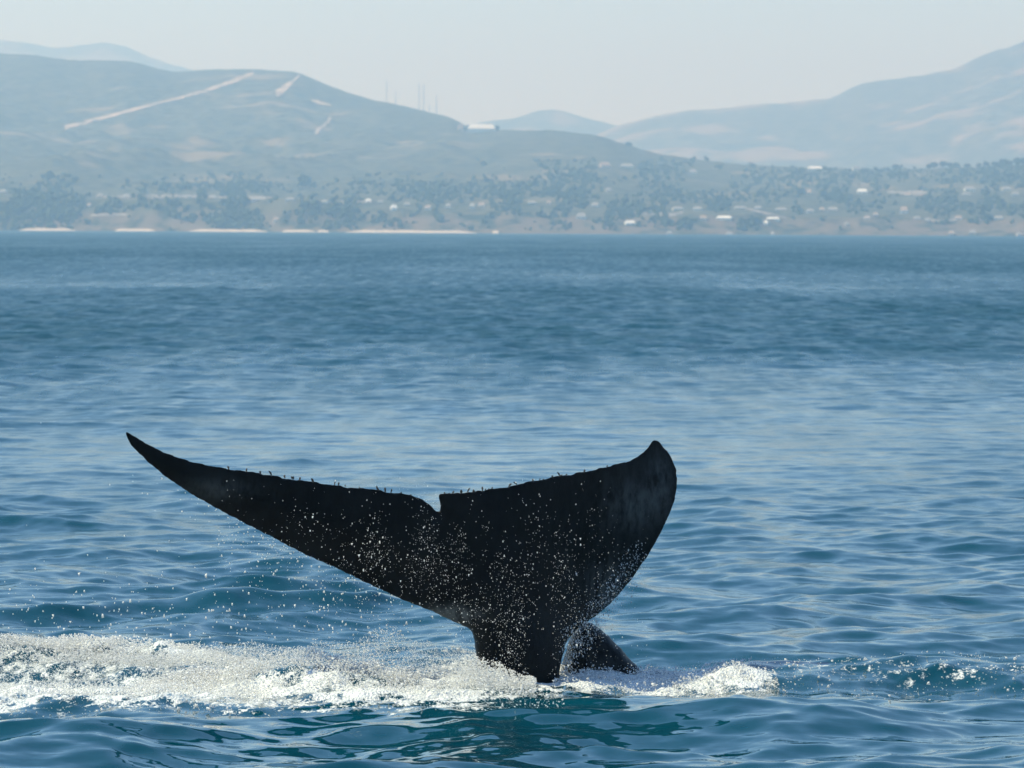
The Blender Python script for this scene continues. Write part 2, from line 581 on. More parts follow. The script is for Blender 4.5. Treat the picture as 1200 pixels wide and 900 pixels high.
ribbon('firebreak_path', [(76, 150, 2.0), (130, 136, 2.2), (190, 120, 2.0), (212, 115, 1.0), (240, 107, 1.9), (275, 95, 1.9), (297, 86, 2.2)])
ribbon('dirt_path', [(323, 110, 3.4), (330, 107, 4.0), (337, 101, 2.4), (351, 89, 1.8)])
ribbon('dirt_path', [(365, 118, 0.8), (375, 121, 1.8), (388, 124, 1.2)])
ribbon('dirt_path', [(369, 157, 2.2), (374, 152, 3.0), (379, 148, 1.2), (384, 143, 2.6), (388, 139, 1.4)])
for pts in ([(112, 231, .9), (200, 230.5, 1.6), (318, 232, 1.2)], [(400, 236, 1.2), (415, 236.5, 1.8), (436, 237.5, .8)],
            [(752, 251, 1.0), (790, 252, 1.3), (800, 249, .8)], [(870, 244, 1.2), (900, 251, 1.2), (922, 256, 1.0)],
            [(1040, 226, 1.5), (1068, 226.5, 2.4), (1094, 226, 1.6)], [(1085, 259, 1.0), (1110, 259.5, 1.6), (1120, 258, .8)],
            [(106, 253, 1.0), (125, 252, 1.8), (150, 252, .8)], [(850, 147, 1.), (880, 150, 1.)]):
    ribbon('coast_road', pts, lift=0.7, mat=m_road)


def beach(x0, x1):
    n = max(8, int((x1 - x0) / 4))
    v = []; f = []
    for i in range(n + 1):
        t = i / n; px = x0 + (x1 - x0) * t
        taper = min(1, t * 7, (1 - t) * 7)
        ys = float(shore_y(px))
        for j, (dy, z) in enumerate(((-34, -0.6), (-24, 0.15), (-6, 1.3), (8, 2.4 + 0.5 * float(vnoise(px * .08, 0))), (26, 2.9), (44, 1.0))):
            Y = ys + dy
            v.append((float(xw(px, Y)), Y, -0.6 + (z + 0.6) * (0.35 + 0.65 * taper)))
    for i in range(n):
        for j in range(5):
            a = i * 6 + j
            f.append((a, a + 6, a + 7, a + 1))
    me = bpy.data.meshes.new('beach'); me.from_pydata(v, [], f); me.update()
    for p in me.polygons:
        p.use_smooth = True
    add('beach', me, m_sand, kind='structure')


for a, b in ((-160, -60), (22, 88), (134, 182), (221, 313), (329, 369), (371, 385), (404, 558), (576, 584), (1210, 1420)):
    beach(a, b)


# ================================================================== BUILDINGS
def mat_paint(name, c):
    t = NT(name)
    n = t.noise(t.pos(), 0.6, 4, 0.6)
    d = tuple(v * 0.86 for v in c)
    return t.surf(t.bsdf(t.mix(t.ss(n, 0.35, 0.7), c, d), 0.8))


PAINT = {'white': mat_paint('white_stucco', (0.74, 0.73, 0.70)), 'cream': mat_paint('cream_stucco', (0.70, 0.64, 0.52)),
         'pink': mat_paint('pink_stucco', (0.66, 0.52, 0.46)), 'grey': mat_paint('pale_grey_siding', (0.52, 0.54, 0.55))}
ROOF = {'white': mat_paint('white_membrane', (0.74, 0.74, 0.72)), 'tan': mat_paint('tan_roof', (0.36, 0.28, 0.22)),
        'dark': mat_paint('dark_shingle', (0.12, 0.11, 0.11)), 'pale': mat_paint('pale_roof', (0.30, 0.29, 0.275))}
m_dark = mat_paint('dark_glass', (0.03, 0.035, 0.04))


def box_bm(bm, x0, x1, y0, y1, z0, z1):
    v = [bm.verts.new(p) for p in ((x0, y0, z0), (x1, y0, z0), (x1, y1, z0), (x0, y1, z0), (x0, y0, z1), (x1, y0, z1), (x1, y1, z1), (x0, y1, z1))]
    for f in ((0, 3, 2, 1), (4, 5, 6, 7), (0, 1, 5, 4), (1, 2, 6, 5), (2, 3, 7, 6), (3, 0, 4, 7)):
        bm.faces.new([v[i] for i in f])


def bm_obj(name, bm, mat, parent=None, **kw):
    me = bpy.data.meshes.new(name); bm.to_mesh(me); bm.free()
    return add(name, me, mat, parent, **kw)


def building(name, px, py, wpx, hpx, paint, roof, label, cat, group=None, gable=True, Y=None):
    """a small building whose front foot stands on the slope seen at (px, py)"""
    p = hit(px, py + hpx * 0.5) if Y is None else at(px, py + hpx * 0.5, Y)
    if p is None:
        return
    k = p.y / F
    w, h = wpx * k * (1.0 if roof == 'white' else 0.85), max(hpx * k, 3.2)
    dep = min(max(w * 0.7, 7), 16)
    e = add(name, None, loc=(p.x, p.y, p.z - 0.3), label=label, cat=cat, group=group)
    e.rotation_euler.z = random.uniform(-0.25, 0.25)
    wh = h * (0.45 if gable else 0.9)
    bm = bmesh.new(); box_bm(bm, -w / 2, w / 2, 0, dep, -2.5, wh)
    bm_obj('wall', bm, PAINT[paint], e)
    bm = bmesh.new()
    o = 0.45
    if gable:
        pts = [(-w / 2 - o, -o, wh), (w / 2 + o, -o, wh), (w / 2 + o, dep + o, wh), (-w / 2 - o, dep + o, wh),
               (-w / 2 + w * .12, dep / 2, h), (w / 2 - w * .12, dep / 2, h)]
        v = [bm.verts.new((q[0], q[1], q[2] + 0.003)) for q in pts]
        for f in ((0, 1, 5, 4), (1, 2, 5), (2, 3, 4, 5), (3, 0, 4), (3, 2, 1, 0)):
            bm.faces.new([v[i] for i in f])
    else:
        box_bm(bm, -w / 2 - .2, w / 2 + .2, -.2, dep + .2, wh + .003, h)
    bm_obj('roof', bm, ROOF[roof], e)
    # window band facing the sea
    nwin = max(1, int(w / 5))
    for i in range(nwin):
        cx = -w / 2 + w * (i + 0.5) / nwin
        bm = bmesh.new(); box_bm(bm, cx - 0.6, cx + 0.6, -0.06, 0.02, wh * 0.42, wh * 0.75)
        bm_obj('window', bm, m_dark, e)
    return e


HOUSES = [  # px, py, width px, height px, wall, roof
    (303, 233, 20, 6, 'pink', 'pale'), (324, 257, 8, 6, 'cream', 'tan'), (432, 235, 6, 5, 'white', 'white'), (462, 243, 7, 7, 'white', 'white'),
    (501, 243, 8, 6, 'white', 'tan'), (525, 241, 7, 6, 'cream', 'pale'), (553, 241, 8, 6, 'grey', 'pale'), (564, 240, 9, 6, 'cream', 'tan'),
    (710, 193, 14, 7, 'pink', 'tan'), (735, 194, 18, 5, 'cream', 'pale'), (714, 222, 7, 5, 'cream', 'pale'), (681, 253, 13, 8, 'white', 'pale'),
    (739, 261, 12, 6, 'white', 'white'), (643, 237, 6, 5, 'cream', 'tan'), (623, 237, 12, 4, 'grey', 'pale'), (785, 273, 6, 6, 'pink', 'pale'),
    (795, 244, 14, 5, 'cream', 'pale'), (697, 240, 10, 6, 'grey', 'pale'), (446, 236, 8, 4, 'grey', 'pale'), (477, 239, 8, 5, 'grey', 'pale'),
    (817, 244, 12, 5, 'white', 'pale'), (824, 255, 10, 6, 'pink', 'tan'), (848, 255, 18, 5, 'white', 'white'), (897, 261, 5, 6, 'white', 'white'),
    (915, 245, 16, 4, 'pink', 'pale'), (905, 256, 18, 4, 'grey', 'white'), (868, 243, 16, 4, 'grey', 'pale'), (888, 243, 10, 4, 'grey', 'pale'),
    (948, 225, 7, 6, 'cream', 'tan'), (812, 201, 10, 6, 'cream', 'pale'), (950, 247, 10, 5, 'grey', 'pale'), (963, 245, 7, 5, 'pink', 'tan'),
    (976, 245, 14, 5, 'pink', 'pale'), (1010, 224, 12, 6, 'white', 'white'), (1137, 221, 14, 6, 'white', 'pale'), (1133, 227, 12, 4, 'cream', 'pale'),
    (1059, 246, 10, 9, 'white', 'tan'), (1016, 255, 9, 5, 'cream', 'tan'), (1026, 251, 7, 5, 'pink', 'tan'), (1075, 255, 9, 4, 'pink', 'pale'),
    (1087, 257, 7, 4, 'white', 'pale'), (1123, 255, 10, 5, 'white', 'tan'), (1170, 255, 12, 5, 'grey', 'pale'), (1180, 221, 12, 5, 'cream', 'pale'),
    (1190, 227, 10, 5, 'grey', 'pale'), (1115, 273, 8, 6, 'pink', 'tan'), (1140, 272, 10, 6, 'pink', 'pale'), (1195, 274, 7, 5, 'pink', 'pale'),
    (148, 229, 8, 4, 'grey', 'pale'), (117, 229, 9, 5, 'cream', 'pale'), (104, 240, 5, 5, 'cream', 'tan'), (3, 224, 9, 5, 'pink', 'pale'),
    (220, 230, 10, 4, 'grey', 'pale'), (250, 230, 7, 4, 'cream', 'pale'), (340, 233, 12, 4, 'grey', 'pale'), (380, 236, 9, 4, 'cream', 'pale'),
    (855, 274, 8, 6, 'grey', 'pale'), (905, 274, 5, 6, 'cream', 'pale'), (1063, 228, 9, 4, 'cream', 'tan'), (993, 262, 5, 5, 'cream', 'pale'),
]
WALLN = {'white': 'white stucco', 'cream': 'cream stucco', 'pink': 'pinkish stucco', 'grey': 'pale grey'}
ROOFN = {'white': 'bright white roof', 'tan': 'tan hipped roof', 'pale': 'pale hipped roof'}


def place(px, py):
    lv = 'at the waterline' if py > 266 else 'low' if py > 240 else 'mid-slope' if py > 212 else 'high'
    for lim, t in ((170, 'below the long firebreak'), (420, 'below the short dirt patches'), (540, 'below the radio masts'), (640, 'below the white hilltop building'),
                   (790, 'below the lone ridge tree'), (905, 'between lone tree and skyline building'), (1030, 'below the low skyline building'), (9999, 'below the skyline grove')):
        if px < lim:
            return lv + ' ' + t


for (px, py, w, h, wc, rc) in HOUSES:
    building('house', px, py, w, h, wc, rc, '%s house with %s, %s' % (WALLN[wc], ROOFN[rc], place(px, py)), 'house',
             'far houses along the hazy coast', gable=True)
building('hilltop_building', 564, 150, 33, 10, 'white', 'white', 'long bright white hilltop building on the saddle below the masts', 'building', gable=True)
building('hilltop_shed', 540, 149, 7, 8, 'pink', 'tan', 'small pinkish shed beside the long white hilltop building', 'shed')
building('ridge_warehouse', 955, 197, 18, 5, 'white', 'white', 'long low white building breaking the skyline above the town', 'building')
building('ridge_house', 1004, 197, 10, 5, 'cream', 'pale', 'small pale house on the skyline, right of the long low building', 'house')

# ------------------------------------------------------------------ masts on the ridge
m_steel = mat_paint('galvanised_steel', (0.30, 0.31, 0.33))


def bar(bm, a, b, r):
    a = Vector(a); b = Vector(b); d = b - a
    q = d.to_track_quat('Z', 'Y')
    ring = [q @ Vector((r * math.cos(i * math.pi / 2), r * math.sin(i * math.pi / 2), 0)) for i in range(4)]
    v0 = [bm.verts.new(a + p) for p in ring]; v1 = [bm.verts.new(b + p) for p in ring]
    for i in range(4):
        bm.faces.new((v0[i], v0[(i + 1) % 4], v1[(i + 1) % 4], v1[i]))
    bm.faces.new(v0[::-1]); bm.faces.new(v1)


def mast(px, top_py, base_py, width, label, group=None, dishes=2):
    b = None
    for k in range(30):
        b = hit(px, base_py + k)
        if b is not None:
            break
    top = at(px, top_py, b.y)
    hgt = top.z - b.z
    e = add('radio_mast', None, loc=(b.x, b.y, b.z - 0.5), label=label, cat='mast', group=group)
    bm = bmesh.new()
    r = width / 2
    leg = [(r * math.cos(a), r * math.sin(a)) for a in (R(30), R(150), R(270))]
    for (x, y) in leg:
        bar(bm, (x, y, 0), (x * .6, y * .6, hgt), 0.16)
    bm_obj('mast_legs', bm, m_steel, e)
    bm = bmesh.new()
    n = max(4, int(hgt / 2.4))
    for i in range(n):
        z0, z1 = hgt * i / n, hgt * (i + 1) / n
        s0, s1 = 1 - .4 * i / n, 1 - .4 * (i + 1) / n
        for j in range(3):
            a, c = leg[j], leg[(j + 1) % 3]
            bar(bm, (a[0] * s0, a[1] * s0, z0), (c[0] * s1, c[1] * s1, z1), 0.08)
            bar(bm, (a[0] * s1, a[1] * s1, z1), (c[0] * s1, c[1] * s1, z1), 0.08)
    bm_obj('lattice', bm, m_steel, e)
    bm = bmesh.new(); bar(bm, (0, 0, hgt - 0.2), (0, 0, hgt + 3), 0.12); bm_obj('antenna', bm, m_steel, e)
    for i in range(dishes):
        bm = bmesh.new()
        bmesh.ops.create_cone(bm, cap_ends=True, segments=12, radius1=0.9, radius2=0.6, depth=0.5,
                              matrix=Matrix.Translation((0, -r * .9 - 0.4, hgt * (0.55 + 0.2 * i))) @ Matrix.Rotation(math.pi / 2, 4, 'X'))
        bm_obj('dish', bm, PAINT['grey'], e)


mast(453, 95, 120, 2.2, 'lone thin lattice radio mast standing highest up the ridge')
mast(463.5, 107, 122, 1.3, 'short faint lattice radio mast just below the lone thin one')
mast(491, 98, 130, 2.6, 'tall lattice radio mast of the twin pair on the ridge', 'twin radio masts', 3)
mast(496.5, 98, 131, 2.6, 'tall lattice radio mast of the twin pair on the ridge', 'twin radio masts', 3)
mast(511.5, 112, 134, 2.2, 'medium lattice radio mast between the twin masts and the white building')
mast(503, 123, 132, 1.8, 'stubby lattice mast at the foot of the twin masts', None, 1)

# ------------------------------------------------------------------ far woods
m_leaf = None


def mat_leaf():
    t = NT('far_foliage')
    p = t.pos()
    n = t.noise(p, 0.09, 3, 0.6)
    n2 = t.noise(p, 0.7, 3, 0.6)
    c = t.mix(t.ss(n, 0.35, 0.65), (0.022, 0.036, 0.016), (0.062, 0.080, 0.034))
    c = t.mix(t.math('MULTIPLY', n2, 0.5), c, (0.03, 0.04, 0.02))
    return t.surf(t.bsdf(c, 0.9, Specular_IOR_Level=0.15))


m_leaf = mat_leaf()
m_bark = plain('bark', (0.10, 0.075, 0.055), (0.16, 0.12, 0.09), 1.5, 0.95)


def ico(sub=1):
    bm = bmesh.new(); bmesh.ops.create_icosphere(bm, subdivisions=sub, radius=1.0)
    v = np.array([x.co[:] for x in bm.verts]); f = np.array([[q.index for q in p.verts] for p in bm.faces])
    bm.free(); return v, f


ICO_V, ICO_F = ico(1)


def clumps(centres, radii, squash, seed):
    """many lumpy leaf clumps joined into one mesh"""
    r = np.random.default_rng(seed)
    n = len(centres); k = len(ICO_V)
    jit = 1 + r.uniform(-0.38, 0.38, (n, k, 1))
    V = ICO_V[None] * jit * radii[:, None, None]
    V[:, :, 2] *= squash[:, None]
    V += centres[:, None, :]
    Fc = ICO_F[None] + (np.arange(n) * k)[:, None, None]
    return mesh_np('clumps', V.reshape(-1, 3), Fc.reshape(-1, 3), False)


def build_woods():
    C = []; Rr = []; Sq = []
    tries = 0
    while len(C) < 9500 and tries < 120000:
        tries += 1
        px = random.uniform(-60, 1260)
        py = random.uniform(188 if px > 560 else 205, 270)
        if px < 560 and py < 215 and random.random() < 0.6:
            continue
        dens = float(fbm(px * 0.018, py * 0.05, 3, 201)) * 0.9 + 0.42
        dens += 0.35 * math.exp(-((py - 238) / 9) ** 2) + (0.5 if px > 1080 and py < 215 else 0)
        if py > 262:
            dens -= 0.35
        if random.random() > dens:
            continue
        if any(abs(px - q[0]) < q[2] * .5 + 5 and -6 < py - q[1] < q[3] + 9 for q in HOUSES):
            continue
        p = hit(px, py)
        if p is None or p.y > 6600 * LS:
            continue
        s = random.choice((random.uniform(1.0, 2.6), random.uniform(1.5, 4.2)))
        nb = random.choice((1, 2, 2, 3))
        for q in range(nb):
            C.append((p.x + random.uniform(-1, 1) * s * .8, p.y + random.uniform(-1, 1) * s * .8, p.z + s * (0.5 + 0.55 * q)))
            Rr.append(s * (1 - 0.22 * q)); Sq.append(random.uniform(0.7, 1.15))
    me = clumps(np.array(C), np.array(Rr), np.array(Sq), 3)
    add('coastal_woods', me, m_leaf, kind='stuff', label='dark hazy trees and scrub massed between the far houses', cat='woods')


build_woods()


def tree(px, py, h, label, group, wide=1.0, back=6):
    h *= LS
    p = None
    for k in range(30):
        p = hit(px, py + k)
        if p is not None:
            break
    if p is None:
        return
    e = add('tree', None, loc=(p.x, p.y + back, p.z - 0.8), label=label, cat='tree', group=group)
    bm = bmesh.new()
    rings = []
    for i in range(5):
        t = i / 4; r = 0.45 * (1 - 0.7 * t)
        rings.append([bm.verts.new((r * math.cos(a * math.pi / 3) + 0.3 * t, r * math.sin(a * math.pi / 3), h * 0.75 * t)) for a in range(6)])
    for i in range(4):
        for a in range(6):
            bm.faces.new((rings[i][a], rings[i][(a + 1) % 6], rings[i + 1][(a + 1) % 6], rings[i + 1][a]))
    for a in range(4):
        ang = a * 1.6; bar(bm, (0.15, 0, h * (.35 + .08 * a)), (math.cos(ang) * h * .25 * wide, math.sin(ang) * h * .25, h * (.6 + .06 * a)), 0.14)
    bm_obj('trunk', bm, m_bark, e)
    n = 60
    r = np.random.default_rng(int(px * 7))
    u = r.normal(0, 1, (n, 3)); u /= np.linalg.norm(u, axis=1)[:, None]
    u *= r.uniform(0.35, 1, (n, 1)) ** 0.5
    c = u * np.array([h * .36 * wide, h * .36 * wide, h * .34]) + np.array([0, 0, h * .66])
    me = clumps(c, r.uniform(.10, .19, n) * h, r.uniform(.6, 1, n), int(px))
    add('crown', me, m_leaf, e)


for px, py, h, w in ((1089, 195, 6, 1.6), (1095, 194, 8.5, 1.5), (1106, 194, 9, 1.5), (1113, 195, 7, 1.8), (1121, 194, 8, 1.6), (1134, 194, 6, 1.9), (1147, 193, 5.5, 1.9),
                     (1156, 193, 7.5, 1.4), (1166, 192, 7, 1.7), (1176, 191, 9, 1.5), (1183, 192, 7, 1.8), (1193, 190, 9.5, 1.5), (1201, 190, 8.5, 1.6)):
    tree(px, py, h, 'dark round tree in the skyline grove that closes the town', 'trees of the skyline grove', w)
tree(737, 173, 7, 'broad dark tree alone where the ridge drops toward the town', None, 1.5)
for px, h in ((547, 8.5), (555, 9.5), (564, 9), (573, 10), (581, 8)):  # added trees, a dark backing in place of the building's dark roof edge
    tree(px, 154, h, 'added dark tree standing in for the dark roof edge of the white hilltop building', 'added trees behind the hilltop building', 1.5, 26)
tree(1050, 196, 7, 'low dark tree apart on the skyline before the grove', None, 1.7)
tree(357, 222, 15, 'tall dark tree rising over the foothill terrace under the bare dirt patches', None, 1.2)
tree(57, 214, 11, 'dark tree at the foot of the long hill firebreak', None, 1.1)

# ================================================================== WHALE
KX = None
Y0 = 58.3


def mat_whale():
    t = NT('wet_whale_skin')
    p = t.pos()
    n = t.noise(p, 1.6, 5, 0.6)
    n2 = t.noise(t.vmath('MULTIPLY', p, (1, 1, .5)), 9.0, 5, 0.65)
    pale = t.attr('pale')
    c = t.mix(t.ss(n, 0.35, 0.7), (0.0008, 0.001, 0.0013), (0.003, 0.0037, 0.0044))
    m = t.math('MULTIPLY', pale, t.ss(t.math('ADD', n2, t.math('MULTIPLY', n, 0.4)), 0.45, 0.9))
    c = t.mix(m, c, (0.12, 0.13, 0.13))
    bump = t.n('ShaderNodeBump')
    bump.inputs['Strength'].default_value = 0.25
    bump.inputs['Distance'].default_value = 0.02
    t.l(t.math('ADD', t.noise(p, 26.0, 4, 0.6), t.math('MULTIPLY', n2, 1.5)), bump.inputs['Height'])
    rg = t.math('MULTIPLY_ADD', n2, 0.25, 0.22)
    return t.surf(t.bsdf(c, rg, bump.outputs[0], Specular_IOR_Level=0.06))


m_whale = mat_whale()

# outline of the tail in photo pixels, clockwise from the left tip: trailing edge, notch, right lobe, stock, left leading edge
TAIL = [(147, 504), (152, 507), (164, 514), (178, 522), (192, 529), (223, 540), (254, 546), (301, 553.5), (348, 561), (394, 568), (441, 573),
        (470, 577), (488, 581), (498, 586), (506, 592), (512, 598), (515, 599), (515, 592), (513, 583), (514, 579), (524, 577), (540, 577), (556, 575), (575, 572), (600, 568),
        (630, 562), (660, 556), (690, 551), (715, 546), (738, 539), (750, 532), (759, 523), (764, 516), (767, 514), (773, 517), (781, 526), (788, 537),
        (793, 550), (795, 563), (794, 574), (790, 590), (785, 604), (776, 624), (764, 645), (750, 667), (734, 688), (716, 708), (700, 722), (684, 733),
        (672, 743), (664, 755), (660, 770), (657, 785), (656, 800), (658, 820), (664, 850), (672, 880), (640, 892), (600, 896), (560, 888), (545, 860), (552, 820), (556, 800), (557, 780), (556, 760), (553, 740),
        (545, 733), (525, 722), (500, 711), (470, 698), (440, 684), (410, 669), (380, 653), (350, 638), (320, 621), (290, 603),
        (262, 586), (238, 569), (218, 554), (200, 541), (184, 529), (168, 520), (156, 511)]
# the true lower edge of the left lobe (measured): refine the leading edge
LEAD = [(553, 741), (546, 736), (535, 731), (520, 724), (500, 715), (472, 704), (435, 687), (398, 669), (360, 652), (323, 633), (286, 614),
        (254, 597), (223, 579), (192, 558), (170, 540), (155, 525), (150, 516), (147, 509)]


def outline(pts, step, jag=None):
    out = []
    for i in range(len(pts)):
        a = Vector(pts[i]); b = Vector(pts[(i + 1) % len(pts)])
        n = max(1, int(round((b - a).length / step)))
        for k in range(n):
            out.append(a + (b - a) * (k / n))
    return out


def sheet(pts, step, depth_fn, half_fn):
    """closed lens-like solid between two skins that meet along a photo-traced outline"""
    ol = outline(pts, step)
    n = len(ol)
    P = np.array([[p.x, p.y] for p in ol])
    x0, y0 = P.min(0); x1, y1 = P.max(0)
    gx, gy = np.meshgrid(np.arange(x0, x1, step * 1.15), np.arange(y0, y1, step * 1.15))
    gx = gx + (np.arange(gx.shape[0])[:, None] % 2) * step * 0.55
    Q = np.stack([gx.ravel(), gy.ravel()], 1)

    def edge_dist(Q):
        A = P; B = np.roll(P, -1, 0); D = B - A
        best = np.full(len(Q), 1e9)
        for i in range(n):
            t = np.clip(((Q - A[i]) @ D[i]) / max(D[i] @ D[i], 1e-9), 0, 1)
            best = np.minimum(best, np.hypot(*(Q - A[i] - t[:, None] * D[i]).T))
        return best

    inside = np.zeros(len(Q), bool)
    A = P; B = np.roll(P, -1, 0)
    for i in range(n):
        c = ((A[i, 1] > Q[:, 1]) != (B[i, 1] > Q[:, 1]))
        with np.errstate(divide='ignore', invalid='ignore'):
            xi = (B[i, 0] - A[i, 0]) * (Q[:, 1] - A[i, 1]) / (B[i, 1] - A[i, 1]) + A[i, 0]
        inside ^= c & (Q[:, 0] < xi)
    ed = edge_dist(Q)
    keep = inside & (ed > step * 0.45)
    Q = Q[keep]; ed = ed[keep]
    # extra ring close to the edge so that it rounds off
    allp = [Vector((p[0], p[1])) for p in P] + [Vector((q[0], q[1])) for q in Q]
    res = delaunay_2d_cdt(allp, [], [list(range(n))], 1, 1e-4)
    V2 = np.array([v[:] for v in res[0]]); F2 = res[2]
    e2 = edge_dist(V2)
    h = half_fn(V2[:, 0], V2[:, 1], e2); dep = depth_fn(V2[:, 0], V2[:, 1])
    onb = e2 < 1e-3
    h[onb] = 0
    verts = []; back = {}
    for i, v in enumerate(V2):
        verts.append(at(v[0], v[1], dep[i] - h[i])[:])
    pxs = list(V2)
    for i, v in enumerate(V2):
        if onb[i]:
            back[i] = i
        else:
            back[i] = len(verts)
            # the back skin: same place across, further from the boat
            q = at(v[0], v[1], dep[i])
            verts.append((q.x, q.y + h[i], q.z)); pxs.append(v)
    # front skin moved straight toward the boat rather than along the sight line
    for i, v in enumerate(V2):
        q = at(v[0], v[1], dep[i]); verts[i] = (q.x, q.y - h[i], q.z)
    faces = []
    for f in F2:
        a = Vector(V2[f[0]]); b = Vector(V2[f[1]]); c = Vector(V2[f[2]])
        f = list(f)
        cr = (b - a).x * (c - a).y - (b - a).y * (c - a).x
        if cr > 0:
            f = f[::-1]
        faces.append(f)
        faces.append([back[j] for j in f[::-1]])
    return verts, faces, np.array(pxs)


def tail_depth(x, y):
    z = (797 - y) * 0.0102
    lean = -0.20 * np.clip(z, -0.5, 4)
    right = sstep(560, 800, x) * 1.7
    left = -0.9 * np.clip((530 - x) / 380, 0, 1.1) ** 1.3
    curl = 0.35 * sstep(700, 800, x) * sstep(620, 515, y)
    return Y0 + lean + right * sstep(0.0, 1.0, z) + left + curl


def tail_half(x, y, e):
    em = e * 0.0102
    core = np.exp(-((x - 606) / 85.0) ** 2) * sstep(560, 760, y)
    t0 = 0.10 + 0.05 * np.exp(-((x - 540) / 160.0) ** 2)
    body = t0 * (1 - np.exp(-em / 0.32))
    R_ = np.clip(em, 0, 0.52)
    stock = core * np.sqrt(np.clip(2 * 0.52 * R_ - R_ ** 2, 0, None)) * 0.85
    return np.maximum(body, stock) + 0.25 * np.minimum(body, stock)


def build_whale():
    i0 = TAIL.index((553, 740))
    pts = TAIL[:i0] + LEAD
    # nicked trailing edge
    o = []
    for (x, y) in pts:
        o.append((x, y))
    dense = outline(o, 4.5)
    pts2 = []
    for p in dense:
        x, y = p.x, p.y
        if y < 600 and 250 < x < 735 and not (495 < x < 530 and y > 583):
            y += 0.9 * float(vnoise(x * 0.09, 3.0)) + 1.0 * float(vnoise(x * 0.33, 8.0))
        elif y < 735:
            x += 0.4 * float(vnoise(y * 0.2, x * 0.2, 4))
        pts2.append((x, y))
    v, f, pxy = sheet(pts2, 4.5, tail_depth, tail_half)
    # second shell: the small of the back, breaking the surface behind the stock
    hump = [(640, 870), (648, 815), (656, 785), (661, 764), (668, 746), (676, 733), (686, 727), (698, 730), (712, 742), (728, 759), (747, 779), (768, 800), (790, 830), (806, 870), (720, 885)]
    hd = lambda x, y: Y0 + 0.75 + 0 * x
    hh = lambda x, y, e: 0.42 * np.sqrt(1 - np.exp(-(e * 0.0102) / 0.22))
    v2, f2, pxy2 = sheet(outline_pts(hump, 6), 6.0, hd, hh)

    def tmp(name, v, f):
        me = bpy.data.meshes.new(name); me.from_pydata([tuple(q) for q in v], [], f); me.update()
        ob = bpy.data.objects.new(name, me); col.objects.link(ob); return ob
    a = tmp('a', v, f); b = tmp('b', v2, f2)
    md = a.modifiers.new('u', 'BOOLEAN'); md.operation = 'UNION'; md.object = b; md.solver = 'EXACT'
    sm = a.modifiers.new('s', 'SUBSURF'); sm.levels = 1; sm.render_levels = 1
    dgr = bpy.context.evaluated_depsgraph_get()
    me = bpy.data.meshes.new_from_object(a.evaluated_get(dgr))
    me.name = 'body'
    bpy.data.objects.remove(a); bpy.data.objects.remove(b)
    for p in me.polygons:
        p.use_smooth = True
    n = len(me.vertices)
    co = np.empty(n * 3, np.float32); me.vertices.foreach_get('co', co); co = co.reshape(-1, 3)
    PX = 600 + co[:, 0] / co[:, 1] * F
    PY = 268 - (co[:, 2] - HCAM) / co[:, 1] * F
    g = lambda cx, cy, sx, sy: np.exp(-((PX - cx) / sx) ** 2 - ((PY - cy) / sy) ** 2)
    pale = 0.55 * g(745, 592, 34, 30) + 0.5 * g(775, 560, 14, 30) + 1.3 * g(528, 722, 32, 9) + 0.7 * g(715, 690, 20, 32) + 0.35 * g(255, 575, 40, 12) + 0.025  # paler skin patches, with the sheen of the lobes put into the colour
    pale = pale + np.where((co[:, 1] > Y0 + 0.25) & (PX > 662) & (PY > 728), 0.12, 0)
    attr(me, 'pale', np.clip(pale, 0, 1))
    root = add('whale', None, loc=(0, 0, 0), label='black whale tail with spread flukes and notched edge rising from the sea', cat='whale')
    root.location = (at(606, 797, Y0).x, Y0, 0)
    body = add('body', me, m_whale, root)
    body.matrix_parent_inverse = Matrix.Translation(-root.location)
    return root


def outline_pts(p, step):
    return [(q.x, q.y) for q in outline(p, step)]


whale = build_whale()

# barnacles along the trailing edge
m_barn = plain('barnacle_shell', (0.02, 0.018, 0.015), (0.07, 0.06, 0.05), 30.0, 0.8)


def barnacle_mesh(seed, L):
    r = random.Random(seed)
    bm = bmesh.new()
    rad = [0.010, 0.007, 0.011, 0.013, 0.006]; rings = []
    bend = r.uniform(-0.5, 0.5)
    for i, q in enumerate(rad):
        t = i / 4
        rings.append([bm.verts.new((q * math.cos(a * math.pi / 3) + bend * L * t * t, q * math.sin(a * math.pi / 3), L * t)) for a in range(6)])
    for i in range(4):
        for a in range(6):
            bm.faces.new((rings[i][a], rings[i][(a + 1) % 6], rings[i + 1][(a + 1) % 6], rings[i + 1][a]))
    bm.faces.new(rings[0][::-1]); bm.faces.new(rings[-1])
    me = bpy.data.meshes.new('barnacle'); bm.to_mesh(me); bm.free()
    me.materials.append(m_barn)
    return me


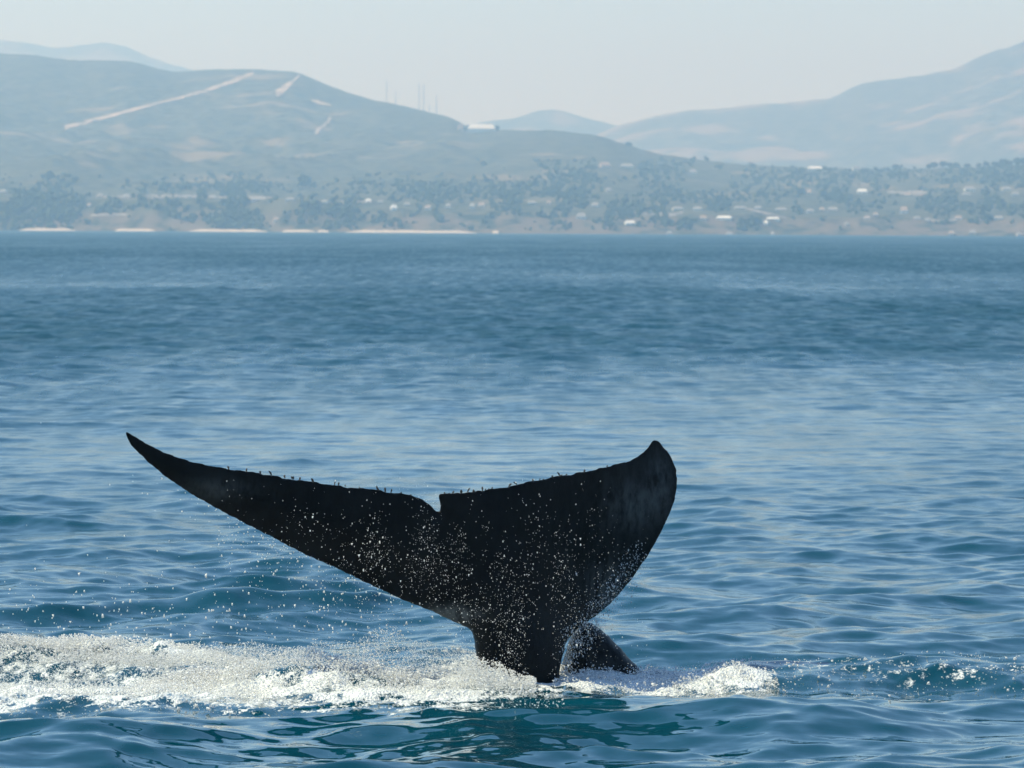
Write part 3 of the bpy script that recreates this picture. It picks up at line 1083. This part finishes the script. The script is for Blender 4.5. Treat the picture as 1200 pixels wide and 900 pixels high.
BM = [barnacle_mesh(i, L) for i, L in enumerate((0.035, 0.05, 0.065, 0.04))]
EDGE = [(150, 506), (163, 513), (196, 530), (240, 543), (300, 552.5), (365, 562.5), (420, 569.5), (470, 576.5), (488, 580.5), (513, 582), (524, 577), (556, 574.5), (600, 567.5), (630, 561.5), (660, 555.5), (690, 550.5), (715, 545.5), (738, 538.5), (767, 514)]
bx_list = [268, 289, 318, 334, 351, 366, 392, 405, 443, 452, 458, 470, 482, 516, 521, 526, 531, 540, 548, 556, 574, 596, 606, 625, 636, 648, 656, 663, 684, 712]
bx_list += [random.uniform(300, 480) for _ in range(8)] + [random.uniform(515, 670) for _ in range(8)]
for i, x in enumerate(bx_list):
    y = float(np.interp(x, [a for a, b in EDGE], [b for a, b in EDGE])) + 2.6
    dp = float(tail_depth(np.array([float(x)]), np.array([y]))[0])
    p = at(x, y, dp)
    o = bpy.data.objects.new('barnacle', BM[i % 4]); col.objects.link(o)
    o.parent = whale
    o.matrix_parent_inverse = Matrix.Translation(-whale.location)
    o.location = p
    o.rotation_euler = (random.uniform(-.4, .4), random.uniform(-.5, .5), random.uniform(0, 6))
    s = random.uniform(0.6, 1.1); o.scale = (s, s, s)

# ================================================================== SPRAY
def mat_drop():
    t = NT('water_drops')
    d = t.bsdf((0.93, 0.94, 0.94), 0.15, IOR=1.33)
    tr = t.n('ShaderNodeBsdfTranslucent'); tr.inputs['Color'].default_value = (0.96, 0.965, 0.96, 1)
    mx = t.n('ShaderNodeMixShader'); mx.inputs[0].default_value = 0.6
    t.l(d.outputs[0], mx.inputs[1]); t.l(tr.outputs[0], mx.inputs[2])
    return t.surf(mx)


m_drop = mat_drop()
OCT_V = np.array([(1, 1, 1), (1, -1, -1), (-1, 1, -1), (-1, -1, 1)], float) * 0.85
OCT_F = np.array([(0, 1, 2), (0, 3, 1), (0, 2, 3), (1, 3, 2)])


def drops(name, C, r, stretch, label, seed):
    g = np.random.default_rng(seed)
    n = len(C)
    a = g.uniform(0, 6.28, n)
    V = OCT_V[None] * r[:, None, None] * (1 + g.uniform(-.3, .3, (n, 4, 1)))
    x = V[..., 0] * np.cos(a)[:, None] - V[..., 1] * np.sin(a)[:, None]
    y = V[..., 0] * np.sin(a)[:, None] + V[..., 1] * np.cos(a)[:, None]
    V = np.stack([x, y, V[..., 2] * stretch[:, None]], -1) + C[:, None, :]
    Fc = OCT_F[None] + (np.arange(n) * 4)[:, None, None]
    me = mesh_np(name, V.reshape(-1, 3), Fc.reshape(-1, 3), True)
    return add(name, me, m_drop, kind='stuff', label=label, cat='spray')


def px_points(n, xs, ys, ysd, g, depth):
    """n random points: photo columns/rows in ranges, at a depth chosen from what they fall from"""
    out = []
    for i in range(n):
        out.append(at(xs[i], ys[i], depth[i])[:])
    return np.array(out)


def build_drops():
    g = np.random.default_rng(5)
    # drops running off the flukes, in front of them
    C = []; r = []
    n = 0
    while n < 3800:
        x = g.uniform(250, 760); y = g.uniform(560, 795)
        w = math.exp(-((x - 610) / 95) ** 2) * min(1, max(0, (y - 585) / 120)) + 0.55 * math.exp(-((x - 470) / 110) ** 2 - ((y - 650) / 45) ** 2) + 0.05
        w *= 0.6 + 0.7 * float(fbm(x * .03, y * .012, 3, 9)) * 1.6
        if g.random() > w:
            continue
        dz = g.uniform(0.25, 2.2)
        dp = float(tail_depth(np.array([x]), np.array([y]))[0]) - 0.4 - dz
        p = at(x, y, dp)
        if p.z < 0.05:
            continue
        C.append(p[:]); r.append(float(np.clip(g.lognormal(-6.15, 0.5), 0.0014, 0.010))); n += 1
    # falling from the right lobe's lower edge and the stock
    for i in range(1100):
        t = g.random() ** 0.8
        x = 748 - 80 * t + g.normal(0, 5) + 8 * g.random(); y = 640 + 110 * t + g.normal(0, 10) + 30 * g.random() ** 2
        p = at(x, y, Y0 + 1.0 * (1 - t) + g.normal(0, .25))
        if p.z > 0.02:
            C.append(p[:]); r.append(float(np.clip(g.lognormal(-5.6, 0.4), 0.002, 0.010)))
    for i in range(420):
        x = g.normal(664, 6); y = g.uniform(735, 800)
        p = at(x, y, Y0 + 0.15 + g.normal(0, .12))
        if p.z > 0.0:
            C.append(p[:]); r.append(float(np.clip(g.lognormal(-5.4, 0.4), 0.002, 0.010)))
    # flung wide to the left, and under the left lobe
    for i in range(420):
        x = g.uniform(0, 480); y = 762 - abs(g.normal(0, 42)) - 25 * g.random()
        p = at(x, y, Y0 + g.uniform(-2, 3))
        C.append(p[:]); r.append(float(np.clip(g.lognormal(-5.15, 0.5), 0.003, 0.014)))
    for i in range(260):
        x = g.normal(330, 70); y = 0.5 * (x - 250) + 590 + abs(g.normal(0, 30))
        p = at(x, y, Y0 + g.uniform(-1, 0.5))
        C.append(p[:]); r.append(float(np.clip(g.lognormal(-5.3, 0.4), 0.002, 0.009)))
    C = np.array(C); r = np.array(r)
    drops('falling_drops', C, r, g.uniform(1.0, 2.0, len(C)), 'white drops of water running and falling off the whale flukes', 6)


build_drops()


def build_splash():
    g = np.random.default_rng(15)
    Cs = []; Rs = []

    def band(n, x0, x1, yf, ysd, hf, rm, rs, pw=1.6):
        x = g.uniform(x0, x1, n)
        h = hf(x) * (0.55 + 0.9 * np.abs(fbm(x * 1.3, x * 0 + 3.3, 3, 300 + int(x1 * 10) % 50)))
        y = yf(x) + g.normal(0, 1, n) * ysd
        z = h * g.random(n) ** pw * np.exp(-((y - yf(x)) / (ysd * 2.0)) ** 2)
        clump = fbm(x * 2.2, y * 1.4 + z * 5, 3, 410) * 0.9 + 0.62
        k = g.random(n) < clump
        Cs.append(np.stack([x, y, z + 0.02], 1)[k]); Rs.append(np.clip(g.lognormal(rm, rs, n), 0.0018, 0.022)[k])
    hump = lambda c, s: (lambda x: np.exp(-((x - c) / s) ** 2))
    # far white band on the left
    band(40000, -7.2, -3.2, lambda x: 60.0 + 0 * x, 0.55, lambda x: 0.11 * (1 - sstep(-4.0, -3.1, x)) + .03, -5.25, 0.5)
    # main splash between that band and the tail
    band(60000, -4.4, 0.3, lambda x: 56.9 - 0.05 * x, 0.5, lambda x: 0.28 * np.exp(-((x + 2.3) / 1.3) ** 2) + 0.20 * np.exp(-((x + 0.4) / .6) ** 2) + 0.06, -5.25, 0.5)
    # fine dark-looking mist behind
    band(50000, -6.4, 0.25, lambda x: 58.9 + 0 * x, 0.9, lambda x: 0.50 * np.exp(-((x + 1.9) / 1.8) ** 2) + 0.12, -5.6, 0.45, 1.0)
    # low froth on the near left
    band(16000, -7.2, -4.0, lambda x: 56.6 + 0 * x, 0.7, lambda x: 0.09 + 0 * x, -5.25, 0.5)
    # stray drops before the white water
    band(2600, -7.0, 0.6, lambda x: 55.3 + 0 * x, 0.6, lambda x: 0.10 + 0 * x, -4.9, 0.4)
    # right of the tail
    band(9000, 0.5, 3.1, lambda x: 58.3 + 0 * x, 0.5, lambda x: 0.10 * np.exp(-((x - 1.6) / 1.8) ** 2) + .02, -5.2, 0.5)
    band(2500, 2.3, 3.2, lambda x: 58.2 + 0 * x, 0.25, lambda x: 0.16 * np.exp(-((x - 2.72) / .28) ** 2), -5.2, 0.5)
    band(900, 2.8, 6.8, lambda x: 58.6 + 0 * x, 0.8, lambda x: 0.07 + 0 * x, -5.1, 0.5)
    C = np.concatenate(Cs); r = np.concatenate(Rs)
    C[:, 2] += sea_z(C[:, 0], C[:, 1]) + 0.8 * heap(C[:, 0], C[:, 1])
    drops('splash_spray', C, r, np.ones(len(C)), 'white splash spray boiling over the sea beside the whale tail', 16)


build_splash()

# ================================================================== HAZE
def build_haze():
    bm = bmesh.new()
    box_bm(bm, -30000, 30000, -3000, 24500, -70, 850)
    t = NT('sea_haze')
    v = t.n('ShaderNodeVolumePrincipled')
    v.inputs['Color'].default_value = (0.46, 0.73, 1.0, 1)
    v.inputs['Absorption Color'].default_value = (1, 1, 1, 1)
    v.inputs['Density'].default_value = 0.000142
    v.inputs['Anisotropy'].default_value = 0.35
    t.l(v.outputs[0], t.out.inputs['Volume'])
    bm_obj('haze', bm, t.m, kind='stuff', label='pale blue sea haze lying over the water and coast', cat='haze')


build_haze()
